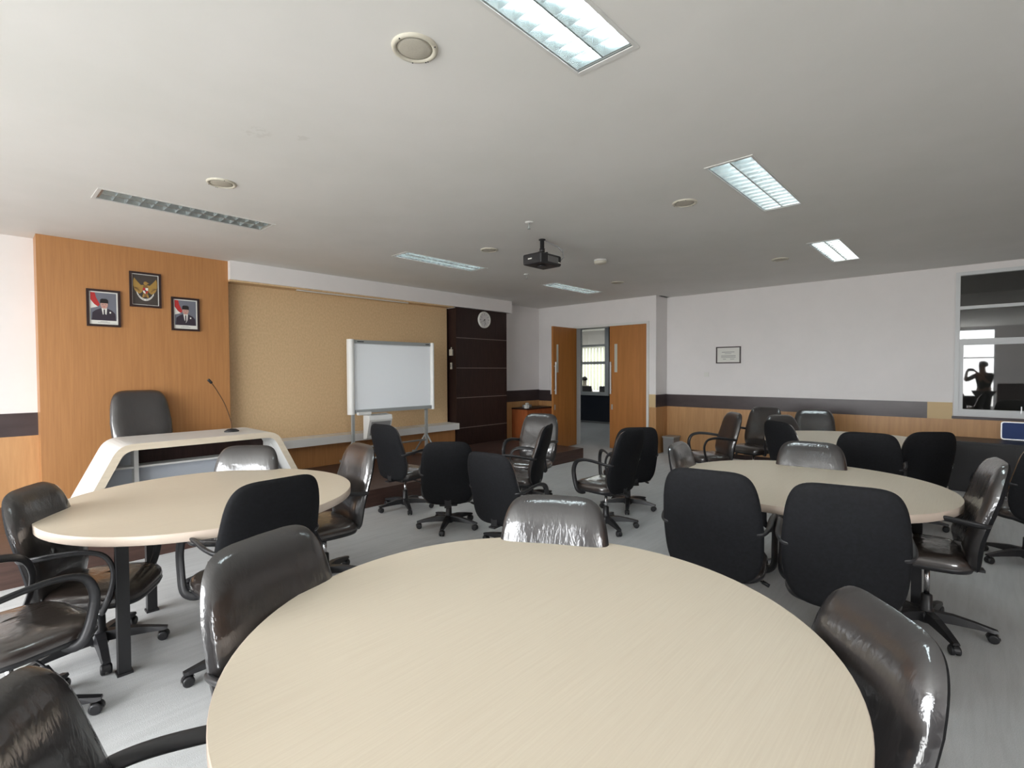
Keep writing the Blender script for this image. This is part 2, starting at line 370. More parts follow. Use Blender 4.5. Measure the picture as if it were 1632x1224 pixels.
# corridor and lit room beyond
XC = 12.3
clt = empty('corridor_fill_light', (10.6, 7.6, H), 0, 'added unseen fill light panel in the corridor outside the double door', 'ceiling light')  # emitter added out of view to lift the dark corridor
obj('panel', B(-.6, .6, -.15, .15, -.03, 0), M_white, clt); obj('diffuser', B(-.58, .58, -.13, .13, -.034, -.03), mat('fill_diffuser', (1, 1, 1), .5, emit=(.95, 1, 1), estr=9.0), clt)
S('wall_corridor', boxes([(XC, XC+.1, 4.2, 7.66, .0, H), (XC, XC+.1, 8.95, 11, 0, H), (XC, XC+.1, 7.66, 8.95, 0, .80), (XC, XC+.1, 7.66, 8.95, 2.80, H)]), M_corr)
S('wall_corridor_end', boxes([(XD+.15, XC, 10.9, 11, 0, H), (XD+.15, XD+.2, YL+.12, 11, 0, H)]), M_corrw)
S('wall_corridor_side', B(XR+.12, XC, 4.2, 4.3, 0, H), M_corrw)
S('ceiling_corridor', B(XD+.1, XC+.1, 4.2, 11, H, H+.05), M_corrw)
S('baseboard_corridor', B(XC-.015, XC, 4.3, 10.9, .0, .05), M_greybox)
wc = S('window_6', boxes([(XC-.03, XC+.03, 7.66, 7.79, .80, 2.80), (XC-.03, XC+.03, 8.60, 8.95, .80, 2.80), (XC-.03, XC+.03, 7.79, 8.60, .80, .90), (XC-.03, XC+.03, 7.79, 8.60, 2.72, 2.80),
    (XC-.03, XC+.03, 7.79, 8.60, 2.22, 2.27), (XC-.03, XC+.03, 7.79, 8.60, 1.70, 1.78)]), M_frame)
S('glass_pane', B(XC-.003, XC+.003, 7.79, 8.60, .90, 2.72), M_glass2, wc)
S('floor_office', B(XC, 17, 6, 14, -.1, 0), M_carpet)
S('wall_office', boxes([(16.9, 17, 6, 14, 0, 3.2), (XC+.1, 17, 13.9, 14, 0, 3.2), (XC+.1, 17, 6, 6.1, 0, 3.2), (XC+.1, XC+.15, 8.75, 14, 0, 3.2)]), M_wall)
S('ceiling_office', B(XC+.1, 17, 6, 14, 3.1, 3.2), M_ceil)
olt = empty('office_fill_light', (14.6, 9.6, 3.1), 0, 'added unseen fill light panel in the far office', 'ceiling light')  # unseen emitter added to brighten the office behind the glass
obj('panel', B(-.6, .6, -.3, .3, -.03, 0), M_white, olt); obj('diffuser', B(-.58, .58, -.28, .28, -.034, -.03), MT['fill_diffuser'], olt)
S('window_7', B(16.84, 16.9, 8, 13.6, .7, 2.4), M_daylit)
bl = empty('vertical_blind', (16.7, 10.8, 2.45), 0, 'pale vertical blinds across the far office window seen through the doorway', 'blinds')
obj('head_rail', B(-.03, .03, -2.7, 2.7, 0, .05), M_white, bl)
bm = bmesh.new()
for i in range(36):
    y = -2.6+i*.148; v = [bm.verts.new(p) for p in ((-.02, y, 0), (.02, y+.125, 0), (.02, y+.125, -1.7), (-.02, y, -1.7))]; bm.faces.new(v)
tag(obj('slats', bm, M_blind, bl), kind='stuff')

# ------------------------------------------------------------ ceiling lights
def light_mesh():
    L, W = 1.25, .285
    p = {}
    bm = bmesh.new()   # housing: open box above ceiling
    for a in ((0, L, 0, .004, 0, .10), (0, L, W-.004, W, 0, .10), (0, .004, .004, W-.004, 0, .10), (L-.004, L, .004, W-.004, 0, .10), (0, L, 0, W, .10, .104)): box(bm, *a)
    p['housing'] = (bm, M_alu)
    bm = bmesh.new()
    for a in ((-.012, L+.012, -.012, .004, -.004, 0), (-.012, L+.012, W-.004, W+.012, -.004, 0), (-.012, .012, .004, W-.004, -.004, 0), (L-.012, L+.012, .004, W-.004, -.004, 0)): box(bm, *a)
    p['trim_ring'] = (bm, M_white)
    bm = bmesh.new()   # parabolic side and centre reflectors
    for yc, hw in ((0.006, .03), (W/2, .032), (W-.006, .03)):
        pr = [(yc-hw, .085), (yc-hw*.45, .03), (yc-.004, .002), (yc+.004, .002), (yc+hw*.45, .03), (yc+hw, .085)]
        pr = [(min(max(a, .005), W-.005), b) for a, b in pr]
        vs = [[bm.verts.new((x, a, b)) for a, b in pr] for x in (.03, L-.03)]
        for k in range(5): bm.faces.new((vs[0][k], vs[0][k+1], vs[1][k+1], vs[1][k]))
    p['reflector'] = (bm, MT['louvre_mirror'])
    bm = bmesh.new()
    n = 14; prev = {}
    for i in range(n+1):
        x = .03+i*(L-.06)/n
        for y0, y1 in ((.012, W/2-.008), (W/2+.008, W-.012)):
            v = [bm.verts.new(q) for q in ((x-.007, y0, .045), (x-.007, y1, .045), (x, y1, .002), (x, y0, .002), (x+.007, y0, .045), (x+.007, y1, .045))]
            bm.faces.new((v[0], v[1], v[2], v[3])); bm.faces.new((v[3], v[2], v[5], v[4]))
            if y0 in prev:
                a, b = prev[y0], v[0]; bm.faces.new((a, b, bm.verts.new((b.co.x, y0, .050)), bm.verts.new((a.co.x, y0, .050))))
            prev[y0] = v[4]
    for x0, x1 in ((.006, .03), (L-.03, L-.006)): box(bm, x0, x1, .006, W-.006, .003, .006)
    p['louvre_blades'] = (bm, MT['louvre_mirror'])
    for y in (W*.27, W*.73):
        bm = bmesh.new(); lathe(bm, [(.0135, .035), (.0135, L-.035)], (0, y, .062), 12, 'x'); p['tube_%.2f' % y] = (bm, M_tube)
    return p
mat('louvre_mirror', (.47, .51, .51), .25, .8)
lights = []
names = ['ceiling light nearest the camera, cut off by the top edge of the photo', 'lit twin tube ceiling light in the middle of the right row', 'lit ceiling light farthest away in the right row',
         'dim louvred ceiling light above the lectern end of the left row', 'louvred ceiling light between the portraits wall and the projector', 'small looking louvred ceiling light nearest the double door']
def build_light():
    r = bpy.data.objects.new('ceiling_light', None); COL.objects.link(r)
    for k, (bm, m) in light_mesh().items(): obj(k.split('_0')[0] if k.startswith('tube') else k, bm, m, r)
    return r
L0 = build_light()
for o in L0.children:
    if o.name.startswith('tube'): o.name = 'fluorescent_tube'
k = 0
for (y0, y1) in LYS:
    for (x0, x1) in LX:
        r = L0 if k == 0 else copy_tree(L0)
        r.location = (x0, y0, H); r.scale = ((x1-x0)/1.25, 1, 1)
        tag(r, names[k], 'ceiling light', 'louvred fluorescent lights recessed in the ceiling')
        if k == 3:
            for o in r.children:
                if o.name.startswith('fluorescent'):
                    o.data = o.data.copy(); o.data.materials[0] = M_tubeoff
        k += 1

# ------------------------------------------------------------ ceiling speakers, detector, sprinklers
def speaker():
    r = bpy.data.objects.new('ceiling_speaker', None); COL.objects.link(r)
    bm = bmesh.new(); lathe(bm, [(.097, 0), (.095, -.008), (.083, -.012), (.074, -.006), (.074, 0)], seg=40, caps=False); obj('rim', bm, M_speaker, r, smooth=True)
    bm = bmesh.new(); lathe(bm, [(.0745, -.005), (.06, -.009), (.02, -.011)], seg=40); obj('grille', bm, M_grille, r)
    for a in (60, 15, 22, 300, 190):
        bm = bmesh.new(); lathe(bm, [(.003, -.0125), (.003, -.008)], (.089*math.cos(R(a)), .089*math.sin(R(a)), 0), 8); obj('screw', bm, M_ink, r)
    return r
S0 = speaker()
for i, (x, y, l) in enumerate([(1.294, 1.75, 'largest looking round beige ceiling speaker, left of the nearest light'), (1.247, 3.99, 'round beige ceiling speaker just beyond the dim light over the lectern side'),
        (3.954, 1.757, 'round ceiling speaker left of the middle light of the right row'), (3.957, 4.015, 'round ceiling speaker left of the projector'),
        (6.763, 4.067, 'far round ceiling speaker right of the light near the double door'), (6.75, 1.79, 'far round ceiling speaker left of the farthest light of the right row')]):
    r = S0 if i == 0 else copy_tree(S0)
    r.location = (x, y, H); r.rotation_euler = (0, 0, i*1.3); tag(r, l, 'ceiling speaker', 'round speakers set in the ceiling')
r = empty('smoke_detector', (5.255, 3.40, H), 0, 'cream round smoke detector on the ceiling right of the projector', 'smoke detector')
bm = bmesh.new(); lathe(bm, [(.075, 0), (.078, -.012), (.076, -.02)], seg=32); obj('base_plate', bm, M_white, r, smooth=False)
bm = bmesh.new(); lathe(bm, [(.076, -.02), (.072, -.045), (.05, -.052), (.02, -.054)], seg=32); obj('cover', bm, M_cream_pl, r)
sp = empty('sprinkler_head', (3.483, 3.015, H), 0, 'small pendent sprinkler on the ceiling just in front of the projector', 'sprinkler')
bm = bmesh.new(); lathe(bm, [(.038, 0), (.034, -.007), (.012, -.010)], seg=20); obj('escutcheon', bm, M_white, sp)
bm = bmesh.new(); lathe(bm, [(.006, -.008), (.006, -.04), (.004, -.058)], seg=10); lathe(bm, [(.016, -.060), (.015, -.063)], seg=14)
tube(bm, [(.0, -.012, -.035), (0, -.014, -.048), (0, 0, -.061)], .002, 6); tube(bm, [(.0, .012, -.035), (0, .014, -.048), (0, 0, -.061)], .002, 6); obj('deflector', bm, M_alug, sp)
s2 = copy_tree(sp); s2.location = (5.307, 4.644, H); s2['label'] = 'small sprinkler on the ceiling farther away than the projector, nearer the dark unit'

# ------------------------------------------------------------ projector
pj = empty('ceiling_projector', (4.03, 3.31, H), 0, 'black projector hanging from a short black ceiling pole', 'projector')
bm = bmesh.new(); lathe(bm, [(.035, 0), (.035, -.01), (.022, -.012), (.022, -.10)], seg=16); lathe(bm, [(.028, -.095), (.028, -.135)], seg=16); obj('mounting_pole', bm, M_blackm, pj)
obj('mounting_bracket', boxes([(-.06, .06, -.008, .008, -.15, -.135), (-.008, .008, -.07, .07, -.155, -.14)]), M_blackm, pj)
body = obj('projector_body', B(-.165, .165, -.125, .125, -.275, -.165, bev=.018), M_blackm, pj)
bm = bmesh.new(); lathe(bm, [(.038, .12), (.042, .14), (.030, .142)], (.06, 0, -.215), 20, 'y'); obj('lens', bm, M_black, pj)
obj('vent_grille', boxes([(-.06+i*.022, -.05+i*.022, -.1275, -.124, -.25, -.19) for i in range(8)]), M_greybox, pj)
obj('connector_panel', boxes([(.166, .169, -.09, .09, -.25, -.19)]), M_greybox, pj)
obj('label_sticker', boxes([(.10, .15, -.127, -.125, -.245, -.235), (-.167, -.165, .0, .05, -.225, -.213)]), M_paper, pj)
bm = bmesh.new(); lathe(bm, [(.045, -.277), (.042, -.29)], (-.03, -.02, 0), 20); obj('foot', bm, M_black, pj)
cb = bmesh.new()
for d in (0, .02):
    tube(cb, [(.03, -.02, -.012), (.07+d, -.04, -.03), (.14, -.09-d, -.07), (.19, -.12, -.12+d), (.205, -.12, -.17), (.19, -.08, -.21), (.17, -.05, -.225)], .005, 6)
obj('cable', cb, M_greybox, pj)

# ------------------------------------------------------------ round tables
LEGPOS = [(-.49, -.40), (-.26, .26), (.40, .02), (.17, -.64)]
def table():
    r = bpy.data.objects.new('round_table', None); COL.objects.link(r)
    bm = bmesh.new(); lathe(bm, [(.793, .0), (.795, -.002), (.795, -.043), (.79, -.046)], (0, 0, .75), 96)
    for f in bm.faces:
        if len(f.verts) == 4: f.material_index = 1
    obj('tabletop', bm, [M_maple, M_edge], r)
    for x, y in ((-.50, -.34), (-.25, .34), (.42, .10), (.18, -.58)):
        bm = B(x-.025, x+.025, y-.025, y+.025, .006, .66); box(bm, x-.032, x+.032, y-.032, y+.032, 0, .012); obj('leg', bm, M_blackm, r)
    bm = bmesh.new(); pts = [(-.50, -.34), (-.25, .34), (.42, .10), (.18, -.58)]
    for i in range(4):
        a = Vector((*pts[i], .68)); b = Vector((*pts[(i+1) % 4], .68)); tube(bm, [a, b], .022, 4)
    obj('frame_rail', bm, M_blackm, r)
    return r
T0 = table()
for i, (x, y, l) in enumerate([(1.098, .945, 'large pale maple round table filling the foreground'), (1.0, 3.46, 'pale maple round table on the left in front of the lectern'),
        (3.82, .857, 'pale round table on the right behind two black chair backs'), (6.46, 1.02, 'farthest pale round table near the wall with the inner window')]):
    r = T0 if i == 0 else copy_tree(T0)
    r.location = (x, y, 0); tag(r, l, 'table', 'round maple tables')
    if i == 0: r.scale = (1.022, 1.022, 1)

# ------------------------------------------------------------ office chair
def sup(t, n):
    c, s = math.cos(t), math.sin(t)
    return math.copysign(abs(c)**(2/n), c), math.copysign(abs(s)**(2/n), s)
ZB0, ZB1 = .345, .950
def spine(t):   # t 0..1 bottom..top -> y of the back plane, with lumbar curve
    return -.205-.115*t**1.25+.02*math.sin(PI*min(t*1.6, 1))
def back_pt(ex, ez, depth):
    t = (ez+1)/2; z = ZB0+(ZB1-ZB0)*t
    wd = .243+.010*math.sin(PI*min(1, t*1.1))-.006*(1-t)-.020*max(0, t-.5)/.5
    x = ex*wd
    y = spine(t)+.38*x*x+depth
    return (x, y, z)
def back_half(front):
    bm = bmesh.new(); NS = 56; rad = [0, .25, .45, .62, .76, .86, .93, .97, 1.0]
    rings = []
    for r in rad[1:]:
        ring = []
        for i in range(NS):
            a = 2*PI*i/NS; ex, ez = sup(a, 5.2 if math.sin(a) > 0 else 4.2); ex *= r; ez *= r
            if front:
                d = .008+.058*(1-r**5)**.5; t = (ez+1)/2
                d += .010*math.exp(-((t-.28)/.13)**2)*(1-r**4)
                d += .004*math.sin(ez*22)*(1-r**3)*(1 if t < .45 else 0)
            else: d = .008-.026*(1-r**7)**.5
            ring.append(bm.verts.new(back_pt(ex, ez, d)))
        rings.append(ring)
    c = bm.verts.new(back_pt(0, 0, .066 if front else -.018))
    for i in range(NS): bm.faces.new((c, rings[0][i], rings[0][(i+1) % NS]))
    for a, b in zip(rings, rings[1:]):
        for i in range(NS): bm.faces.new((a[i], a[(i+1) % NS], b[(i+1) % NS], b[i]))
    return bm
def seat_mesh(top):
    bm = bmesh.new(); NS = 52
    prof = ([(.25, .0), (.5, -.002), (.72, -.006), (.85, -.012), (.93, -.022), (.98, -.038), (1.0, -.058), (.99, -.075)] if top else [(.99, -.075), (1.0, -.083), (.97, -.098), (.80, -.105), (.4, -.108)])
    rings = []
    for r, dz in prof:
        ring = []
        for i in range(NS):
            ex, ey = sup(2*PI*i/NS, 3.6); x = ex*r*.238; y = .035+ey*r*.225
            z = .445+dz-.10*max(0, (y-.10))**1.5+.10*x*x
            if top: z += .004*math.sin(y*45)*(1-r**3)
            ring.append(bm.verts.new((x, y, z)))
        rings.append(ring)
    for a, b in zip(rings, rings[1:]):
        for i in range(NS): bm.faces.new((a[i], a[(i+1) % NS], b[(i+1) % NS], b[i]))
    bm.faces.new(rings[0] if top else rings[-1])
    return bm
def bez(pts, n=8):
    """catmull-rom through pts"""
    P = [Vector(p) for p in pts]; P = [P[0]]+P+[P[-1]]; out = []
    for i in range(1, len(P)-2):
        for k in range(n):
            t = k/n; a, b, c, d = P[i-1:i+3]
            out.append(.5*((2*b)+(-a+c)*t+(2*a-5*b+4*c-d)*t*t+(-a+3*b-3*c+d)*t**3))
    out.append(P[-2]); return out
def chair_proto():
    r = bpy.data.objects.new('office_chair', None); COL.objects.link(r)
    up = []
    up.append(obj('backrest', back_half(True), M_wrap, r, smooth=True))
    up.append(obj('back_shell', back_half(False), M_shell, r, smooth=True))
    up.append(obj('seat', seat_mesh(True), M_wrapb, r, smooth=True))
    up.append(obj('seat_pan', seat_mesh(False), M_black, r, smooth=True))
    for s in (-1, 1):
        bm = bmesh.new()
        X = .262*s
        tube(bm, bez([(.20*s, .10, .345), (.235*s, .12, .345), (X, .145, .375), (X, .175, .46), (X, .185, .555), (X, .15, .63), (X, .07, .657), (X, -.03, .655), (X, -.13, .642), (.245*s, -.20, .63), (.215*s, -.215, .625)], 5), .011, 10, rx=.021)
        up.append(obj('armrest', bm, M_black, r, smooth=True))
    bm = B(-.085, .085, -.11, .10, .305, .342, bev=.008); box(bm, -.03, .03, -.245, -.10, .325, .338); box(bm, -.03, .03, -.215, -.20, .325, .42)
    up.append(obj('tilt_mechanism', bm, M_blackm, r))
    bm = bmesh.new(); tube(bm, [(.06, .02, .32), (.16, .03, .315), (.22, .035, .30)], .005, 6); tube(bm, [(.215, .035, .302), (.25, .037, .285)], .011, 8)
    up.append(obj('height_lever', bm, M_black, r))
    bm = bmesh.new(); lathe(bm, [(.014, .13), (.014, .31)], seg=14); up.append(obj('gas_lift', bm, M_chrome, r))
    bm = bmesh.new(); lathe(bm, [(.040, .045), (.048, .06), (.048, .10), (.034, .115), (.029, .13), (.027, .20), (.020, .205)], seg=20); obj('column', bm, M_black, r)
    bmL = bmesh.new()
    pr = [(.03, .062, .112, .030), (.12, .064, .110, .026), (.21, .062, .094, .022), (.285, .058, .076, .020), (.305, .060, .072, .017)]
    rg = [[bmL.verts.new((x, sy*wd*(.75 if k else 1), z)) for (z, k) in ((z0, 0), (z1, 1)) for sy in (-1, 1)] for x, z0, z1, wd in pr]
    for a, b in zip(rg, rg[1:]):
        for q in ((0, 1), (1, 3), (3, 2), (2, 0)): bmL.faces.new((a[q[0]], a[q[1]], b[q[1]], b[q[0]]))
    bmL.faces.new((rg[0][0], rg[0][1], rg[0][3], rg[0][2])); bmL.faces.new((rg[-1][0], rg[-1][1], rg[-1][3], rg[-1][2]))
    bmC = bmesh.new()
    for s in (-1, 1): lathe(bmC, [(.018, s*.006), (.0255, s*.008), (.0255, s*.020), (.018, s*.024)], (.285, 0, .0255), 16, 'y')
    lathe(bmC, [(.006, .03), (.006, .062)], (.29, 0, 0), 8)
    # hood over the twin wheels
    hood = []
    for i in range(9):
        a = PI*(-.05+1.0*i/8)
        hood.append([bmC.verts.new((.285+.030*math.cos(a), y, .0255+.030*math.sin(a))) for y in (-.013, .013)])
    for a, b in zip(hood, hood[1:]): bmC.faces.new((a[0], a[1], b[1], b[0]))
    for i in range(5):
        if i == 0:
            l = obj('base_leg', bmL, M_black, r); cst = obj('caster', bmC, M_black, l); lm, cm = l, cst
        else:
            l = lm.copy(); COL.objects.link(l); l.parent = r
            cc = cm.copy(); COL.objects.link(cc); cc.parent = l
        l.rotation_euler = (0, 0, 2*PI*i/5+.3)
    return r, {o.name for o in up}
CH0, UPN = chair_proto()
UPB = {n.split('.')[0] for n in UPN}
CHAIRS = [
 # x, y, heading deg, top z, base turn, label, group
 (0.96, 2.73, 94, 1.00, 10, 'black chair seen from behind, between the foreground table and the left table', 0),
 (0.735, 1.455, -72, .96, 40, 'plastic wrapped chair facing the camera side at the left edge of the foreground table', 1),
 (1.27, 3.96, -132, .93, 20, 'chair with pale reflective wrap behind the left table, in front of the lectern', 2),
 (1.70, 3.42, 176, .96, 0, 'side-on plastic wrapped chair at the right end of the left table', 2),
 (0.44, 3.45, -32, .915, 12, 'wrapped chair at the left end of the left table, its back by the photo edge', 2),
 (0.08, 2.94, 18, .96, 33, 'chair whose seat and looped arms enter the photo at the left edge', 2),
 (0.235, 1.19, -32, .885, 52, 'nearest wrapped chair, its back cut off in the bottom left corner', 1),
 (1.52, 1.24, -150, .94, 12, 'chair with bright silvery wrap at the far side of the foreground table', 1),
 (1.41, 0.39, 130, .885, 30, 'wrapped chair tilted side-on at the right edge of the foreground table', 1),
 (2.83, 1.05, 10, 1.00, 15, 'left one of the two large black chair backs in front of the right table', 3),
 (2.88, 0.48, 12, 1.00, 48, 'right one of the two large black chair backs in front of the right table', 3),
 (3.74, 0.20, 100, 1.01, 36, 'side-on wrapped chair with looped arm at the right end of the right table', 3),
 (3.77, 1.42, -84, .94, 20, 'grey wrapped chair at the left end of the right table', 3),
 (4.18, 0.91, -172, .94, 5, 'grey wrapped chair showing only its top at the far side of the right table', 3),
 (5.87, 1.33, -37, .98, 5, 'black chair back at the left end of the farthest table', 4),
 (5.58, 0.72, 5, .96, 15, 'wide black chair back between the right table and the farthest table', 4),
 (6.10, 0.48, 40, .945, 15, 'black chair turned aside at the right end of the farthest table', 4),
 (6.90, 1.62, -125, .93, 15, 'low dark chair behind the farthest table, in front of the shiny chairs', 4),
 (7.55, 1.56, -165, .97, 15, 'chair with strongly shining wrap against the wood dado, beyond the farthest table', 4),
 (7.21, 2.22, 165, 1.00, 15, 'dark wrapped chair by the wood dado, left of the shining one', 4),
 (6.29, 2.44, 133, .98, 15, 'side-on chair with open looped arms standing alone before the wood dado', 5),
 (5.52, -.30, 30, .97, 30, 'dark chair cut off by the right edge of the photo', 4),
 (3.22, 4.60, 5, .955, 24, 'tall black chair back standing close to the stage in front of the whiteboard', 5),
 (3.12, 3.74, 48, .87, 26, 'low black chair seen squarely from behind in the open middle floor', 5),
 (3.07, 2.89, 8, .86, 10, 'low black chair turned right, just behind the silvery chair', 5),
 (3.80, 3.42, 116, .97, 30, 'wrapped chair with creased seat facing left in the middle of the room', 5),
 (4.41, 3.80, -165, .99, 10, 'chair with aqua shining front standing before the dark unit', 5),
 (4.12, 2.60, 88, .97, 5, 'black armchair on castors angled left in the middle aisle', 5),
 (4.88, 2.80, 50, .92, 15, 'black chair back half hidden behind the angled armchair in the aisle', 5),
]
GR = ['chairs at the left table', 'chairs at the foreground table', 'chairs at the left table', 'chairs at the right table', 'chairs at the farthest table', 'loose chairs in the middle of the room']
for i, (x, y, ph, zt, bt, lab, g) in enumerate(CHAIRS):
    r = copy_tree(CH0)
    r.location = (x, y, 0); r.rotation_euler = (0, 0, R(ph-90)); tag(r, lab, 'office chair', GR[g])
    dz = zt-.95
    for o in r.children:
        b = o.name.split('.')[0]
        if b in UPB: o.location = (0, 0, dz)
        if b == 'base_leg': o.rotation_euler = (0, 0, o.rotation_euler[2]+R(bt))
r = CH0; r.location = (1.24, 6.28, .19); r.rotation_euler = (0, 0, R(-176)); r.scale = (1.10, 1.10, 1.10)
tag(r, 'black wrapped chair on the stage behind the lectern', 'office chair')
for o in list(r.children):
    if o.name.split('.')[0] in UPB: o.location = (0, 0, .075)
    if o.name.startswith('armrest'): bpy.data.objects.remove(o, do_unlink=True)

# ------------------------------------------------------------ lectern, microphone
le = empty('lectern_desk', (1.44, 5.42, .19), 0, 'white and cream trapezoid speaker desk standing on the stage', 'lectern')
def lectern_frame():
    bm = bmesh.new(); zt = .725; th = .055
    out = [(-.985, 0), (-.70, .60)]
    # outer polyline with rounded shoulders
    def rnd(p0, p1, p2, rr, n=6):
        a = Vector(p1)+(Vector(p0)-Vector(p1)).normalized()*rr; b = Vector(p1)+(Vector(p2)-Vector(p1)).normalized()*rr
        return [tuple(((1-t)**2)*a+2*(1-t)*t*Vector(p1)+t*t*b) for t in [k/n for k in range(n+1)]]
    o = [(-.99, 0)]+rnd((-.99, 0), (-.635, zt), (.62, zt), .10)+rnd((-.635, zt), (.62, zt), (.975, 0), .10)+[(.975, 0)]
    q = [(-.925, 0)]+rnd((-.925, 0), (-.598, zt-th), (.585, zt-th), .07)+rnd((-.598, zt-th), (.585, zt-th), (.912, 0), .07)+[(.912, 0)]
    for y0, y1 in ((-.32, .34),):
        O = [[bm.verts.new((a, y, b)) for a, b in o] for y in (y0, y1)]; Q = [[bm.verts.new((a, y, b)) for a, b in q] for y in (y0, y1)]
        n = len(o)
        for i in range(n-1):
            bm.faces.new((O[0][i], O[0][i+1], Q[0][i+1], Q[0][i])).material_index = 1
            bm.faces.new((O[1][i], O[1][i+1], Q[1][i+1], Q[1][i]))
            bm.faces.new((O[0][i], O[0][i+1], O[1][i+1], O[1][i])); bm.faces.new((Q[0][i], Q[0][i+1], Q[1][i+1], Q[1][i]))
        for i in (0, n-1): bm.faces.new((O[0][i], O[1][i], Q[1][i], Q[0][i]))
    return bm
obj('lectern_frame', lectern_frame(), [M_white, M_cream], le)
M_pale = mat('pale_blue_panel', (.48, .52, .58), .35)
M_smoke = mat('grey_violet_panel', (.30, .27, .29), .3)
for x in (-.47, .755-.0): pass
xp0, xp1 = -.49, .70-.0
xp1 = .64
for x in (xp0, xp1): obj('upright', B(x-.016, x+.016, -.12, .10, 0, .668), M_white, le)
zs = .505
def trap(x0a, x0b, x1a, x1b, z0, z1, y0, y1):
    bm = bmesh.new(); prism(bm, [(x0a, z0), (x1a, z0), (x1b, z1), (x0b, z1)], y0, y1); return bm
obj('lower_panel', B(xp0+.016, xp1-.016, -.02, .0, .03, zs-.02), M_pale, le)
obj('upper_panel', B(xp0+.016, xp1-.016, .06, .08, zs, .668), M_dark, le)
lx = lambda z: -.925+(.327/.67)*z+.004
rx_ = lambda z: .912-(.327/.67)*z-.004
obj('side_panel', trap(lx(.03), lx(zs-.02), xp0-.016, xp0-.016, .03, zs-.02, -.02, 0), M_pale, le)
obj('side_panel', trap(lx(zs), lx(.63)+.01, xp0-.016, xp0-.016, zs, .63, .02, .04), M_pale, le)
if rx_(.63)-.01 > xp1+.016:
    pass
obj('side_panel', trap(xp1+.016, xp1+.016, rx_(.03), rx_(zs-.02), .03, zs-.02, -.02, 0), M_pale, le)
obj('shelf', boxes([(lx(zs)+.012, xp0-.016, -.10, .06, zs-.016, zs), (xp0+.016, xp1-.016, -.10, .06, zs-.016, zs)]), M_white, le)
mi = empty('gooseneck_microphone', (1.745, 5.42, .916), 0, 'black gooseneck microphone standing on the lectern top', 'microphone')
bm = bmesh.new()
lathe(bm, [(.062, 0), (.060, .010), (.035, .026), (.012, .030)], seg=24)
o = obj('microphone_base', bm, M_black, mi); o.scale = (1.1, .8, 1)
bm = bmesh.new(); tube(bm, bez([(0, 0, .025), (-.01, 0, .12), (-.06, 0, .28), (-.13, 0, .42), (-.172, 0, .488)], 6), .0045, 8); obj('gooseneck', bm, mat('bronze_gooseneck', (.12, .06, .03), .4, .5), mi)
bm = bmesh.new(); tube(bm, [(-.170, 0, .484), (-.178, 0, .495), (-.192, 0, .512), (-.200, 0, .520)], .013, 10); obj('microphone_head', bm, M_black, mi)

# ------------------------------------------------------------ electronic whiteboard on stand
wb = empty('copy_whiteboard', (4.16, 6.2, .19), 0, 'white electronic copyboard on a grey wheeled stand on the stage', 'whiteboard')
X0, X1, Z0, Z1 = -.72, .72, .735, 1.755
obj('writing_surface', B(X0+.09, X1-.07, -.008, .010, Z0+.06, Z1-.055), M_board, wb)
for s, xa, xb in ((0, X0, X0+.09), (1, X1-.065, X1)):
    bm = bmesh.new()
    pts = [(xa, .03)]+[(xa+(xb-xa)*(.5-.5*math.cos(PI*k/8)), .0-.05*math.sin(PI*k/8)) for k in range(9)]+[(xb, .03)]
    prism(bm, pts, Z0, Z1, axis='z'); obj('side_column', bm, M_alu if 0 else M_white, wb)
obj('top_rail', B(X0+.09, X1-.065, -.02, .03, Z1-.055, Z1-.005), M_alug, wb)
obj('bottom_rail', B(X0+.09, X1-.065, -.035, .03, Z0+.012, Z0+.062), M_alug, wb)
obj('rail_label', boxes([(X0+.13, X0+.23, -.0215, -.02, Z1-.035, Z1-.022), (X1-.16, X1-.09, -.0215, -.02, Z1-.035, Z1-.022)]), M_ink, wb)
obj('pen_tray', B(X0+.10, X0+.30, -.085, -.035, Z0-.01, Z0+.03, bev=.006), M_white, wb)
for x in (X0+.075, X1-.13):
    obj('post', B(x-.018, x+.018, .0, .036, .06, Z0+.02), M_alug, wb)
    bm = bmesh.new(); box(bm, x-.02, x+.02, -.30, .36, .045, .075)
    tube(bm, [(x, -.24, .07), (x, .0, .36)], .013, 6); tube(bm, [(x, .30, .07), (x, .035, .36)], .013, 6)
    ft = obj('foot', bm, M_alug, wb)
    for y in (-.28, .34):
        bm = bmesh.new(); lathe(bm, [(.022, -.012), (.022, .012)], (x, y, .022), 14, 'x'); obj('caster', bm, M_black, ft)
bm = bmesh.new()
for z in (.27, .10): tube(bm, [(X0+.075, .018, z), (X1-.13, .018, z)], .014, 8)
obj('cross_bar', bm, M_alug, wb)
pr = empty('copyboard_printer', (3.84, 6.13, .575), 0, 'white thermal printer unit hanging below the left part of the whiteboard', 'printer')
bm = bmesh.new(); prism(bm, [(-.02, .42), (-.20, .40), (-.215, .33), (-.12, .02), (-.02, .0)], -.22, .22, axis='x')
obj('printer_case', bm, MT['white_laminate'], pr, loc=(0, .10, 0))
bm = boxes([(-.20, .20, -.115, -.06, .421-.003, .423)]); obj('top_slot', boxes([(-.17, .17, -.075, -.065, .414, .4165), (-.15, .15, -.045, -.035, .4155, .418)]), M_ink, pr); bm.free()
bm = bmesh.new(); prism(bm, [(-.2165, .30), (-.219, .30), (-.150, .07), (-.1475, .07)], -.185, .185, axis='x'); obj('front_tray', bm, M_greybox, pr, loc=(0, .10, 0))

pr.scale = (.82, .82, .82)
